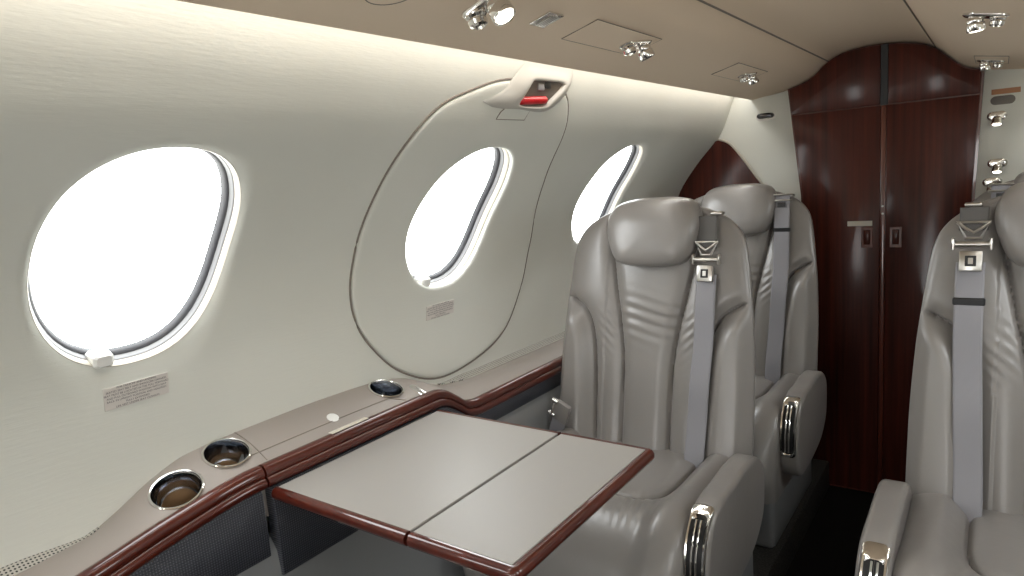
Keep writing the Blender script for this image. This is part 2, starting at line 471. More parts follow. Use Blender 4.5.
top.modifiers.clear(); top.data = nm; nm.name = 'ledge_top'
nm.shade_smooth(); nm.set_sharp_from_angle(angle=math.radians(35))
for c in cutters: bpy.data.objects.remove(c)
for i, (x, y, r) in enumerate(CUPS):
    F = Matrix.Translation(-l0) @ ledge_frame(x, y)
    ch = empty('cup_holder'); ch.parent = lg
    mb = MB(); mb.loft([[F @ Vector((rr * math.cos(2*PI*k/48), rr * math.sin(2*PI*k/48), z)) for k in range(48)] for rr, z in
        ((r - .0025, -.004), (r + .0015, -.002), (r + .0025, .001), (r + .001, .0022), (r - .001, .0015), (r - .0025, -.004))], False)
    mb.build('rim', M['chrome'], ch)
    mb = MB(); mb.loft([[F @ Vector((rr * math.cos(2*PI*k/48), rr * math.sin(2*PI*k/48), z)) for k in range(48)] for rr, z in
        ((r - .0015, 0), (r - .004, -.01), (r - .006, -.074), (r - .010, -.077), (.002, -.077))], False)
    mb.build('bowl', M['bowl'], ch)
    mb = MB(); mb.lathe([(r - .011, -.0768), (r - .011, -.074), (r - .013, -.073), (.001, -.073)], F, 32); mb.build('cork_pad', M['cork'] if i < 2 else M['lens_off'], ch)
# metal plate bridging the two near cups, small chrome outlet beside the far cup
pa, pb = ledge_frame(CUPS[0][0], CUPS[0][1]), ledge_frame(CUPS[1][0], CUPS[1][1])
mb = MB(); mb.lathe([(.0005, .0012), (.010, .0012), (.012, .0004), (.012, -.002)], Matrix.Translation(-l0) @ ledge_frame(-.722, .789), 20); mb.build('call_button', M['white'], lg)
F = Matrix.Translation(-l0) @ ledge_frame(-.705, 1.012)
mb = MB()
st = [(.030 * (1 if math.cos(a) > 0 else -1) * .6 + .009 * math.cos(a), .009 * math.sin(a)) for a in [2*PI*k/32 for k in range(32)]]
mb.loft([[F @ Vector((q*u, q*v, z)) for u, v in st] for q, z in ((1, -.004), (1, .0005), (.85, .0015), (.6, .001))]); mb.build('outlet_cover', M['chrome'], lg)
# joint lines of the ledge lid
for (xa, ya), (xb, yb) in ((((-.79), .622), (-.695, .622)), ((-.715, .60), (-.715, .93)), ((-.715, .93), (-.695, .96))):
    pts = []
    for k in range(30):
        F = ledge_frame(lerp(xa, xb, k/29), lerp(ya, yb, k/29)); pts.append(F.translation - l0)
    mb = MB(); mb.tube(pts, .0011, 6); mb.build('lid_joint', M['line'], lg)
# grilles along the wall at the low ends
for (a, b) in ((YF + .05, .385), (1.16, YB - .06)):
    rows = []
    n = int((b - a) / .02)
    for k in range(n + 1):
        y = lerp(a, b, k / n); z = zw(y); q = wall_pt(s_of_z(z + .012))[0]
        taper = 1 - .9 * smooth((y - (b - .12)) / .12) if a < 0 else lerp(.1, 1, smooth((y - a) / .10))
        x0 = q.x - .004
        rows.append([Vector((x0, y, z + .001)) - l0, Vector((x0, y, z + .012 * taper + .001)) - l0, Vector((x0 + .008 + .016 * taper, y, z + .0025)) - l0, Vector((x0 + .008 + .016*taper, y, z - .002)) - l0])
    mb = MB(); mb.loft(rows); mb.build('air_grille', M['grille'], lg, angle=30)
# mahogany edge: two rounded beads with a groove
def bead(y, s=1.):
    z = zt(y)
    pr = [(-.024, -.006), (-.022, .001), (-.014, .0035), (-.006, .002), (-.001, -.004), (.001, -.010), (.0005, -.0145), (-.002, -.0165), (.0015, -.0185), (.005, -.023), (.005, -.029), (.002, -.034), (-.006, -.0365), (-.024, -.0365)]
    return [Vector((XT + a, y, z + b)) - l0 for a, b in pr]
for a, b in ((YF + .03, .598), (.602, YB - .07)):
    n = int((b - a) / .012); rows = [bead(lerp(a, b, k / n)) for k in range(n + 1)]
    mb = MB(); mb.loft(rows); mb.build('wood_edge', M['wood'], lg, angle=60)
# carbon weave panels under the edge
for a, b, zb, xo in ((YF + .03, .590, .510, 0.), (.606, 1.125, .467, .005), (1.128, YB - .07, .527, -.006)):
    n = max(2, int((b - a) / .02)); rows = []
    for k in range(n + 1):
        y = lerp(a, b, k / n); zz = zt(y) - .037
        rows.append([Vector((XT - .02, y, zz)) - l0, Vector((XT - .004 + xo, y, zz)) - l0, Vector((XT - .001 + xo, y, zz - .004)) - l0, Vector((XT + xo, y, lerp(zz, zb, .5))) - l0, Vector((XT - .001 + xo, y, zb + .003)) - l0, Vector((XT - .004 + xo, y, zb)) - l0, Vector((XT - .02, y, zb)) - l0])
    mb = MB(); mb.loft(rows); mb.build('carbon_panel', M['carbon'], lg, angle=50)
# padded grey lower side panel (part of the lining)
rows = []
for k in range(60):
    y = lerp(YF + .03, YB - .07, k / 59)
    pr = [(-.76, .50), (-.705, .535), (-.690, .530), (-.678, .512), (-.674, .48), (-.676, .30), (-.69, .10), (-.70, .002), (-.76, .002)]
    rows.append([Vector((x, y, z)) for x, z in pr])
mb = MB(); mb.loft(rows); tag(mb.build('baseboard_left', M['lowerpanel'], angle=60), kind='structure')
rows = [[Vector((-p.x, p.y, p.z)) for p in r] for r in rows]
mb = MB(); mb.loft(rows); tag(mb.build('baseboard_right', M['lowerpanel'], angle=60), kind='structure')
# matching ledge on the right, seen only from other viewpoints
mb = MB()
rows = []
for k in range(40):
    y = lerp(YF + .02, YB - .04, k / 39)
    rows.append([Vector((x, y, z)) for x, z in ((.80, .60), (.79, .64), (.69, .66), (.67, .655), (.665, .63), (.68, .60), (.68, .52), (.80, .52))])
mb.loft(rows); tag(mb.build('trim_3', M['ledge'], angle=40), kind='structure')

mb = MB(); mb.box((-.0065, -.045, -.0006), (.0065, .045, .0008), .0005, 1)
o = mb.build('trim_plate', M['plate']); o.location = (XT - .0145, .795, zt(.795) + .0042)
tag(o, 'narrow blank cream plate lying along the mahogany ledge edge beside the table', 'plate')

# ------------------------------------------------------------------ table
TZ = .628
tb = empty('folding_table', (-.42, .81, TZ), 'grey two-leaf folding table with mahogany rim pulled out of the side ledge', 'table')
t0 = Vector(tb.location)
TY0, TY1 = .606, 1.026
def leaf(x0, x1, rim_outer):
    lf = MB(); i = .0075
    lf.box((x0 + (.001 if not rim_outer else .001), TY0 + .009, TZ - .014), (x1 - (.015 if rim_outer else .001), TY1 - .009, TZ), .001, 1, Matrix.Translation(-t0))
    lo = lf.build('table_leaf', M['laminate'], tb)
    # bullnose
    prof = [(.0, -.0005), (.006, .0008), (.011, -.0015), (.0145, -.007), (.0145, -.013), (.011, -.019), (.004, -.022), (-.004, -.022), (-.004, -.010)]
    # path on the inner line of the rim: near side, outer side, far side
    xi = x1 - (.014 if rim_outer else 0.)
    def bar(pts, nrm):
        mb.loft([[Vector((p[0] + nrm[j][0] * a, p[1] + nrm[j][1] * a, TZ + b)) - t0 for a, b in prof] for j, p in enumerate(pts)])
    mb = MB()
    ya, yb = TY0 + .010, TY1 - .010
    if rim_outer:
        pts = [(x0 + .001, ya), (xi, ya), (xi, yb), (x0 + .001, yb)]; nr = [(0, -1), (1, -1), (1, 1), (0, 1)]
        # soften the corners
        P_, N_2 = [pts[0]], [nr[0]]
        for (c, a0, a1) in ((pts[1], -PI/2, 0), (pts[2], 0, PI/2)):
            for q in range(7):
                a = lerp(a0, a1, q / 6); P_.append(c); N_2.append((math.cos(a), math.sin(a)))
        P_.append(pts[3]); N_2.append(nr[3]); bar(P_, N_2)
    else:
        bar([(x0, ya), (x1 - .001, ya)], [(0, -1)] * 2); mb.build('wood_rim', M['wood'], lo, angle=50)
        mb = MB(); bar([(x0, yb), (x1 - .001, yb)], [(0, 1)] * 2)
    mb.build('wood_rim', M['wood'], lo, angle=50)
leaf(-.6635, -.3535, False)
leaf(-.3495, -.160, True)
mb = MB(); mb.box((-.655, .64, TZ - .030), (-.36, .66, TZ - .0145), .002, 1, Matrix.Translation(-t0)); mb.build('slide_rail', M['darkmetal'], tb)
mb = MB(); mb.box((-.655, .97, TZ - .030), (-.36, .99, TZ - .0145), .002, 1, Matrix.Translation(-t0)); mb.build('slide_rail', M['darkmetal'], tb)

# ------------------------------------------------------------------ exit hatch around the second window
HP = [(.893, -.193), (.897, -.113), (.902, .003), (.918, .088), (.971, .146), (1.069, .184), (1.16, .206), (1.30, .214), (1.395, .196), (1.436, .150), (1.462, .068), (1.54, -.112), (1.535, -.22),
      (1.511, -.304), (1.442, -.400), (1.327, -.448), (1.166, -.462), (1.035, -.408), (.947, -.324), (.908, -.26)]
hc = (1.185, SC)
hp = catmull([(y, s_of_z(z + 1.107)) for y, z in HP], 10, True)
hpol = sorted((math.atan2(p.y - hc[1], p.x - hc[0]), math.hypot(p.x - hc[0], p.y - hc[1])) for p in hp)
hpol = [(a - 2*PI, r) for a, r in hpol[-3:]] + hpol + [(a + 2*PI, r) for a, r in hpol[:3]]
def hatch_r(th):
    th = math.atan2(math.sin(th), math.cos(th))
    for i in range(len(hpol) - 1):
        if hpol[i][0] <= th <= hpol[i+1][0]:
            t = (th - hpol[i][0]) / max(1e-9, hpol[i+1][0] - hpol[i][0]); return lerp(hpol[i][1], hpol[i+1][1], t)
    return hpol[0][1]
ht = empty('exit_hatch', W3(1.185, SC), 'egg-shaped emergency exit hatch panel around the middle window', 'hatch')
h0 = Vector(ht.location)
N = 144; rows = []
def hrow(f):
    r = []
    for k in range(N):
        th = 2 * PI * k / N; ri = win_r(th); ro = hatch_r(th) - .003
        q, d = f(ri, ro); r.append(W3(hc[0] + q * math.cos(th), hc[1] + q * math.sin(th), d) - h0)
    return r
rows.append(hrow(lambda a, b: (a * .995, .0065)))
rows.append(hrow(lambda a, b: (a * .997, .002)))
rows.append(hrow(lambda a, b: (a * 1.005, -.002)))
rows.append(hrow(lambda a, b: (a + .004, -.0045)))
for k in range(14): rows.append(hrow(lambda a, b, k=k: (lerp(a + .009, b - .012, k / 13), -.0055)))
rows.append(hrow(lambda a, b: (b - .006, -.005)))
rows.append(hrow(lambda a, b: (b - .002, -.0035)))
rows.append(hrow(lambda a, b: (b - .0003, -.0012)))
rows.append(hrow(lambda a, b: (b, .003)))
mb = MB(); mb.grid(rows, True); mb.build('hatch_panel', M['lining'], ht, angle=60)
pts = []
for k in range(N):
    th = 2*PI*k/N; ro = hatch_r(th); pts.append(W3(hc[0] + ro * math.cos(th), hc[1] + ro * math.sin(th), -.0006) - h0)
mb = MB(); mb.tube(pts, .0022, 8, True); mb.build('hatch_seal', M['line'], ht)
# moulded handle housing: frame around a plate painted dark like a shaded well, red pull handle
def hw(y, z, d): return W3(y, s_of_z(z), d) - h0
def ring(pts, d): return [hw(y, z, d) for y, z in pts]
outer = [tuple(p) for p in catmull([(1.085, 1.268), (1.15, 1.293), (1.20, 1.335), (1.225, 1.352), (1.30, 1.354), (1.40, 1.352), (1.418, 1.332), (1.392, 1.293), (1.345, 1.264), (1.298, 1.256), (1.215, 1.259), (1.14, 1.258)], 8, True)]
inner_c = [(1.207, 1.272), (1.222, 1.290), (1.240, 1.312), (1.255, 1.319), (1.311, 1.321), (1.362, 1.322), (1.376, 1.318), (1.362, 1.306), (1.336, 1.287), (1.313, 1.273), (1.29, 1.269), (1.245, 1.2675), (1.215, 1.268)]
inner = [tuple(p) for p in catmull(inner_c, 10, True)]
def resample(pts, c, n=80):
    out = []
    pol = sorted((math.atan2(z - c[1], y - c[0]), math.hypot(y - c[0], z - c[1])) for y, z in pts)
    pol = [(pol[-1][0] - 2*PI, pol[-1][1])] + pol + [(pol[0][0] + 2*PI, pol[0][1])]
    for k in range(n):
        th = -PI + 2*PI*(k + .5)/n
        for i in range(len(pol)-1):
            if pol[i][0] <= th <= pol[i+1][0]:
                t = (th - pol[i][0]) / max(1e-9, pol[i+1][0]-pol[i][0]); r = lerp(pol[i][1], pol[i+1][1], t); break
        out.append((c[0] + r*math.cos(th), c[1] + r*math.sin(th)))
    return out
oc = (1.285, 1.292)
O = resample(outer, oc); I = resample(inner, oc)
def mixr(t, d):
    out = []
    for a, b in zip(O, I):
        y, z = lerp(a[0], b[0], t), lerp(a[1], b[1], t)
        out.append(hw(y, z, d * (1 - .65 * smooth((z - 1.30) / .05)) if d < 0 else d))
    return out
mb = MB(); mb.grid([mixr(0, -.0035), mixr(.08, -.007), mixr(.2, -.009), mixr(.4, -.013), mixr(.6, -.016), mixr(.8, -.0175), mixr(.93, -.017), mixr(1., -.014), mixr(1.03, -.008), mixr(1.05, .010)], True)
hs = mb.build('handle_housing', M['housing'], ht, angle=60)
mb = MB(); mb.grid([mixr(1.03, -.0067), [hw(oc[0], oc[1], -.0067)] * 80], True); mb.build('well_shade_plate', M['wellshade'], hs)  # flat plate over the hatch, its dark colour imitates a deep shaded well
mb = MB()
a = hw(1.206, 1.276, -.008); b = hw(1.318, 1.283, -.008)
pts = [a.lerp(b, k/12) for k in range(13)]
mb.tube(pts, [.003] + [.0085] * 11 + [.003], 14)
hd = mb.build('pull_handle', M['red'], ht)
mb = MB(); c = hw(1.285, 1.306, -.004); mb.box(c - Vector((.010, .013, .008)), c + Vector((.006, .013, .008)), .004, 2); mb.build('latch_block', M['greyframe'], hd)
mb = MB(); c = hw(1.312, 1.312, -.004); mb.box(c - Vector((.006, .013, .007)), c + Vector((.004, .013, .007)), .003, 2); mb.build('gap_shade_box', M['black'], hd)  # black box standing in for the dark gap at the top of the well
# guard flap below the handle
mb = MB(); fl = [(1.149, 1.238), (1.158, 1.252), (1.180, 1.266), (1.271, 1.271), (1.251, 1.239)]
mb.loft([[hw(y, z, -.0052) for y, z in fl], [hw(y, z, -.0066) for y, z in fl]]); gf = mb.build('guard_flap', M['lining'], ht, angle=20)
mb = MB(); mb.tube([hw(y, z, -.0064) for y, z in fl], .0010, 6, True); mb.build('flap_seam', M['line'], gf)

# ------------------------------------------------------------------ placards with lettering
def text_mesh(body, size, align='CENTER', space=1.15):
    cu = bpy.data.curves.new('lettering', 'FONT'); cu.body = body; cu.size = size; cu.align_x = align; cu.align_y = 'CENTER'; cu.space_line = space
    o = bpy.data.objects.new('lettering', cu); C.objects.link(o)
    bpy.context.view_layer.update()
    me = bpy.data.meshes.new_from_object(o.evaluated_get(bpy.context.evaluated_depsgraph_get()))
    bpy.data.objects.remove(o); return me
def placard(name, yc, zc, wid, hei, lines, size, label, off, skew=0., rot=0.):
    s = s_of_z(zc); p, n = wall_pt(s)
    ax = Vector((0, 1, 0)); nn = Vector((-n.x, 0, -n.y)); up = nn.cross(ax)
    if up.z < 0: up = -up
    nn = ax.cross(up)
    R = Matrix((ax, up, nn)).transposed().to_4x4()
    root = MB(); root.box((-wid/2, -hei/2, 0), (wid/2, hei/2, .0012), .0004, 1)
    o = root.build(name, M['placard']); o.matrix_world = Matrix.Translation(W3(yc, s, -off)) @ R @ Matrix.Rotation(rot, 4, 'Z')
    tag(o, label, 'placard')
    me = text_mesh(lines, size); me.materials.append(M['ink'])
    q = bpy.data.objects.new('lettering', me); C.objects.link(q); q.parent = o; q.location = (0, 0, .0014)
    return o
TXT = ("FOR TAKEOFF AND LANDING\nSEATED SEAT BELT AND SHOULDER HARNESS\nSEAT MUST BE LOCATED IN THE FULL FORWARD\n"
       "AND FULL OUTBOARD POSITION WITH SEAT\nBACK IN UPRIGHT POSITION AND HEADREST\nFULLY EXTENDED\nLIFE VEST UNDER SEAT CUSHION")
placard('placard', .465, .829, .098, .036, TXT, .0044, 'small white lettered placard under the nearest, largest window', .0006, rot=0)
placard('placard', 1.169, .817, .098, .034, TXT, .0044, 'small white lettered placard under the middle window, on the exit hatch', .0062)

# ------------------------------------------------------------------ ceiling fittings
def frame_down(x, y, tilt=(0, 0)):
    e = .01; sl = (CF(x + e) - CF(x - e)) / (2 * e)
    tx = Vector((1, 0, sl)).normalized(); ty = Vector((0, 1, 0)); n = tx.cross(ty)   # up
    R = Matrix((tx, -ty, -n)).transposed().to_4x4()
    return Vector((x, y, CF(x))), R
def stadium(l, r, n=16):
    return ([(l + r * math.cos(a), r * math.sin(a)) for a in [-PI/2 + PI*k/n for k in range(n+1)]] + [(-l + r * math.cos(a), r * math.sin(a)) for a in [PI/2 + PI*k/n for k in range(n+1)]])
def reading_light(loc, R, label, lit, gasper=True, yaw=0., tilt=.35, cat='reading light', sc=1.):
    o = empty('reading_light', loc, label, cat, 'ceiling reading lights' if gasper else 'spotlights on the right bulkhead panel')
    Rz = R @ Matrix.Rotation(yaw, 4, 'Z') @ Matrix.Scale(sc, 4)
    l = .022 if gasper else .013
    mb = MB(); st = stadium(l, .017)
    mb.loft([[Rz @ Vector((q * u, q * v, z)) for u, v in st] for q, z in ((1.0, -.002), (1., .002), (.9, .005), (.7, .006))]); mb.build('base_plate', M['chrome'], o)
    xl = .017 if gasper else 0.
    T = Rz @ Matrix.Translation((xl, 0, .006)) @ Matrix.Rotation(tilt, 4, 'Y')
    mb = MB(); mb.lathe([(.010, -.004), (.0135, .0), (.0145, .006), (.0130, .010), (.0155, .012), (.0160, .024), (.0145, .026), (.0125, .0245)], T, 28); br = mb.build('lamp_barrel', M['chrome'], o)
    mb = MB(); mb.lathe([(.0128, .022), (.0124, .0255), (.007, .0268), (.0008, .0272)], T, 24); mb.build('lens', M['lamp_on'] if lit else M['lens_off'], br)
    if gasper:
        T = Rz @ Matrix.Translation((-.021, 0, .004))
        mb = MB(); mb.lathe([(.0135, -.003), (.0145, .003), (.0120, .006), (.0135, .009), (.0120, .015), (.0085, .017), (.0070, .012), (.001, .011)], T, 24); mb.build('air_nozzle', M['chrome'], o)
    return o
Zlbl = 'chrome reading light with air nozzle '
p, R = frame_down(-.285, .80); reading_light(p, R, 'lit ' + Zlbl + 'on the left ceiling panel, nearest one', True, yaw=.15, sc=1.1)
p, R = frame_down(-.283, 1.285); reading_light(p, R, 'unlit ' + Zlbl + 'above the front left seat', False, yaw=-1.2, tilt=.2)
p, R = frame_down(-.285, 2.03); reading_light(p, R, 'dim ' + Zlbl + 'at the far end of the left ceiling panel', False, yaw=-1.2, tilt=.2, sc=.9)
p, R = frame_down(.283, 1.50); reading_light(p, R, 'lit ' + Zlbl + 'on the right ceiling panel, nearer one', True, yaw=PI-.2, tilt=-.3, sc=.9)
p, R = frame_down(.283, 2.32); reading_light(p, R, 'unlit ' + Zlbl + 'on the right ceiling panel near the closet', False, yaw=PI-.2, tilt=-.3, sc=.85)
# flat square vent
p, R = frame_down(-.282, .955); o = empty('air_vent', p, 'small flat square chrome vent between the two near left ceiling lights', 'vent')
mb = MB(); mb.box((-.021, -.021, -.001), (.021, .021, .003), .0012, 2, R); mb.build('bezel', M['chrome'], o)
for q in (-.009, -.003, .003, .009):
    mb = MB(); mb.box((-.016, q - .002, .003), (.016, q + .002, .005), .0008, 1, R); mb.build('slat', M['nickel'], o)
# round speaker outline at the near end
p, R = frame_down(-.31, .640); o = MB(); o.lathe([(.034, -.001), (.034, .0015), (.031, .0022), (.001, .0022)], R, 40)
o = o.build('ceiling_speaker', M['ceiling']); o.location = p; tag(o, 'round flush cover in the ceiling at the top edge of the picture', 'speaker')
mb = MB(); mb.tube([R @ Vector((.034 * math.cos(2*PI*k/40), .034 * math.sin(2*PI*k/40), .0015)) for k in range(40)], .001, 6, True); mb.build('rim', M['line'], o)
# removable service panels around the lights
def service_panel(x, y, lx_, ly_, label):
    p, R = frame_down(x, y); mb = MB()
    mb.box((-lx_/2, -ly_/2, -.0006), (lx_/2, ly_/2, .0008), .0004, 1, R); o = mb.build('service_panel', M['ceiling'], loc=None); o.location = p
    tag(o, label, 'panel', 'flush access panels in the ceiling')
    mb = MB(); c = [(-lx_/2, -ly_/2), (lx_/2, -ly_/2), (lx_/2, ly_/2), (-lx_/2, ly_/2)]
    mb.tube([R @ Vector((a, b, .0004)) for a, b in c], .0008, 6, True); mb.build('panel_gap', M['line'], o)
service_panel(-.285, 1.20, .075, .27, 'flush beige access panel around the second left ceiling light')
service_panel(-.285, 1.97, .075, .27, 'flush beige access panel around the far left ceiling light')
service_panel(.285, 2.30, .075, .20, 'flush beige access panel around the far right ceiling light')
# lights on the white bulkhead panel at the right
RB = Matrix(((1, 0, 0), (0, 0, -1), (0, 1, 0))).to_4x4()      # local z -> -Y, local y -> +Z
for i, (x, z, w) in enumerate(((.300, 1.190, 'topmost'), (.305, 1.046, 'middle'), (.294, .988, 'lowest'))):
    o = reading_light(Vector((x, YB, z)), RB, 'lit chrome spotlight on the white panel right of the closet, %s of three' % w, True, False, 0., 0., sc=.85)
    for c in list(o.children):
        if c.name.startswith('lamp_barrel'):
            c.matrix_local = Matrix.Translation((0, -.015, -.002)) @ Matrix.Rotation(math.radians(62), 4, 'X') @ Matrix.Diagonal((1.05, 1.05, .75, 1))
mb = MB(); mb.box((-.036, -.001, -.008), (.036, .001, .008), .0008, 1); o = mb.build('warning_placard', M['orange']); o.location = (.320, YB - .001, 1.262)
tag(o, 'small orange-brown placard at the top of the white panel right of the closet', 'placard')
mb = MB(); st = stadium(.018, .013)
mb.loft([[Vector((u*q, -z, v*q)) for u, v in st] for q, z in ((1, -.001), (1, .002), (.9, .003))]); o = mb.build('speaker_grille', M['mesh']); o.location = (.313, YB - .001, 1.236)
tag(o, 'flat grey oval grille under the orange placard right of the closet', 'grille')
# dark oval lamp on the left white bulkhead panel
o = empty('bulkhead_lamp', (-.388, YB, 1.270), 'dark oval lamp on the white panel between window wall and closet', 'lamp')
mb = MB(); st = stadium(.018, .012)
mb.loft([[RB @ Vector((u*q, v*q*.8, z)) for u, v in st] for q, z in ((1, -.001), (1, .012), (.85, .022), (.5, .025))]); mb.build('lamp_body', M['darkmetal'], o)
mb = MB(); mb.loft([[RB @ Vector((u*1.12, v - .004, z)) for u, v in st] for z in (-.001, .004)]); mb.build('base_plate', M['nickel'], o)

# ------------------------------------------------------------------ seats
def dist_poly(x, z, pl):
    best = 9.; sg = 1
    for (ax, az), (bx, bz) in zip(pl[:-1], pl[1:]):
        dx, dz = bx - ax, bz - az; t = max(0, min(1, ((x-ax)*dx + (z-az)*dz) / (dx*dx + dz*dz)))
        d = math.hypot(x - ax - t*dx, z - az - t*dz)
        if d < best: best = d; sg = 1 if (dx*(z-az) - dz*(x-ax)) > 0 else -1
    return best, sg
SLOPE = .215
def yplane(z): return SLOPE * (z - .43)
INNER = [tuple(p) for p in catmull([(.128, 1.0), (.116, .93), (.098, .82), (.078, .72), (.066, .62), (.064, .43), (.064, .36)], 5)]
OUTER = [tuple(p) for p in catmull([(.34, .815), (.262, .792), (.215, .774), (.178, .745), (.156, .69), (.146, .60), (.140, .45), (.138, .36)], 5)]
hwid = table([(.36, .259), (.43, .261), (.56, .260), (.71, .253), (.80, .244), (.88, .234), (.93, .226), (1.05, .215)])
ZT = 1.020
def back_mesh():
    rows = []
    zs = [.37 + (.90 - .37) * k / 150 for k in range(151)] + [.90 + (ZT - .90) * math.sin(PI/2 * k / 30) for k in range(1, 31)]
    us = [math.sin(PI/2 * (-1 + 2*k/220)) for k in range(221)]
    ub = [math.sin(PI/2 * (1 - 2*k/40)) for k in range(1, 40)]
    for z in zs:
        q = max(0., (z - .90) / (ZT - .90 + 1e-4)); cap = max(0., 1 - q ** 2.4) ** (1/2.4)
        hw_ = hwid(z) * (.60 * cap + .40 * min(1, cap * 1.0)) if q > 0 else hwid(z)
        hw_ = max(hw_, .004)
        T = .055 * (max(.02, 1 - q ** 3) ** .5)
        yc = yplane(z) + .030
        row = []
        for u in us:
            x = u * hw_; ax = abs(x)
            y = yc - T * .545 * max(0, 1 - abs(u) ** 5) ** (1/2.2)
            fade = smooth((1 - abs(u)) / .12) * (1 - smooth((q - .55) / .35))
            d1, _ = dist_poly(ax, z, INNER); d2, s2 = dist_poly(ax, z, OUTER)
            h = -.013 * math.exp(-(d1 / .0035) ** 2) - .011 * math.exp(-(d1 / .020) ** 2)
            if z < .86:
                f2 = 1.
                h += f2 * (-.014 * math.exp(-(d2 / .0035) ** 2) - .012 * math.exp(-(d2 / .020) ** 2))
                out = (s2 > 0) == (OUT_SIGN > 0)
                if out: h += .022 * smooth(d2 / .05)
            if d1 < .5 and ax < .12: h += .005 * math.cos(ax / .075 * PI/2) * (1 - smooth((z-.85)/.1))
            # soft creases of the worn centre
            w = math.exp(-((z - .745) / .045) ** 2) * math.exp(-(x / .085) ** 4)
            h += w * (.0020 * math.sin((z + .12 * x + .3*x*x) * 230 + 1.5*math.sin(x*25)) )
            w = math.exp(-((ax - .11) / .03) ** 2) * math.exp(-((z - .71) / .05) ** 2)
            h += w * .0014 * math.sin((z - .9 * ax) * 260)
            row.append(Vector((x, y - h * fade, z)))
        for u in ub:
            row.append(Vector((u * hw_, yc + T * 1.2 * max(0, 1 - abs(u) ** 4) ** (1/2.2), z)))
        rows.append(row)
    mb = MB(); mb.loft(rows); return mb
# which side of the OUTER line is the outer bolster?
OUT_SIGN = dist_poly(.2, .6, OUTER)[1]
HO = [tuple(p) for p in catmull([(-.118, .985), (-.100, 1.028), (-.055, 1.043), (0, 1.045), (.055, 1.043), (.100, 1.028), (.118, .985), (.110, .935), (.088, .893), (.05, .880), (0, .878), (-.05, .880), (-.088, .893), (-.110, .935)], 6, True)]
SIGN = [1]
def headrest_mesh():
    cx, cz = 0, .965; rows = []
    for q, d in ((.75, .030), (.93, .022), (1.0, .006), (1.0, -.010), (.985, -.022), (.95, -.034), (.90, -.0425), (.82, -.049), (.68, -.055), (.5, -.059), (.3, -.061), (.12, -.062), (.01, -.062)):
        rows.append([Vector((x * q * 1.03 + .008 * SIGN[0], yplane(cz + (z - cz) * q) + d + .012 * smooth(((cz + (z - cz) * q) - 1.0) / .06), cz + (z - cz) * q - .007)) for x, z in HO])
    mb = MB(); mb.loft(rows); return mb
CSEAM = [tuple(p) for p in catmull([(.150, .05), (.150, -.08), (.148, -.17), (.130, -.225), (.090, -.247), (.0, -.252)], 6)]
def cushion_mesh():
    # profile along the side: rear top -> front top -> front bottom
    prof = [(.07 - .37 * k / 90, .0) for k in range(91)]                               # top, y from .07 to -.30
    for k in range(1, 31):
        a = PI/2 * k / 30; prof.append((-.30 - .145 * math.sin(a), -.16 * (1 - math.cos(a))))
    for k in range(1, 9): prof.append((-.445 + .012 * k / 8, -.16 - .055 * k / 8))
    ztop = .428
    rows = []
    us = [math.sin(PI/2 * (-1 + 2*k/180)) for k in range(181)]
    for j, (y, dz) in enumerate(prof):
        row = []
        t = j / (len(prof) - 1)
        # surface normal of the profile
        a = prof[max(0, j-1)]; b = prof[min(len(prof)-1, j+1)]
        ny, nz = -(b[1]-a[1]), (b[0]-a[0]); L = math.hypot(ny, nz); ny, nz = -ny / L, -nz / L
        if nz < 0 and j < 91: ny, nz = -ny, -nz
        for u in us:
            x = u * .250; ax = abs(x)
            e = -.045 * (1 - max(0, 1 - abs(u) ** 7) ** (1/2.4))
            d, s = dist_poly(ax, y, CSEAM)
            h = 0.
            if j < 105:
                h += -.012 * math.exp(-(d / .0038) ** 2) - .008 * math.exp(-(d / .02) ** 2)
            h += .020 * smooth((ax - .145) / .05) * (1 - smooth((-y - .30) / .15)) + .008 * smooth((ax - .145) / .06)
            h += .010 * math.exp(-((y + .29) / .07) ** 2)
            # stretch folds near the front corners of the panel
            w = math.exp(-((y + .28) / .05) ** 2) * math.exp(-((ax - .12) / .05) ** 2)
            h += w * .0018 * math.sin(ax * 330 + y * 60)
            h += e
            row.append(Vector((x, y + ny * h, ztop + dz + nz * h)))
        rows.append(row)
    # close underneath
    top_n = len(us)
    r0 = rows[0]; rl = rows[-1]
    mb = MB(); mb.grid(rows)
    under = [[Vector((p.x, p.y, .215)) for p in r] for r in (rl, r0)]
    mb.grid([rl, under[0], under[1], r0])
    for side in (0, -1):
        poly = [r[side] for r in rows]
        lowr = [Vector((p.x, p.y, min(p.z, .215))) for p in poly]
        mb.grid([poly, lowr])
    return mb
def arm_profile():
    pts = [(-.010, .452), (-.055, .480), (-.13, .487), (-.20, .483), (-.27, .480), (-.315, .466), (-.345, .437), (-.362, .395), (-.365, .345), (-.355, .295), (-.325, .262), (-.27, .258), (-.19, .260), (-.08, .278), (-.010, .325), (.006, .385), (.003, .425)]
    return [tuple(p) for p in catmull(pts, 8, True)]
def inset(pl, d):
    n = len(pl); out = []
    for i in range(n):
        a, b = Vector(pl[i-2]), Vector(pl[(i+2) % n]); t = (b - a).normalized(); nn = Vector((-t.y, t.x))
        out.append((pl[i][0] + nn.x * d, pl[i][1] + nn.y * d))
    return out
AP = arm_profile()
_c = Vector((sum(p[0] for p in AP) / len(AP), sum(p[1] for p in AP) / len(AP)))
ISGN = 1 if (Vector(inset(AP, .01)[20]) - _c).length < (Vector(AP[20]) - _c).length else -1
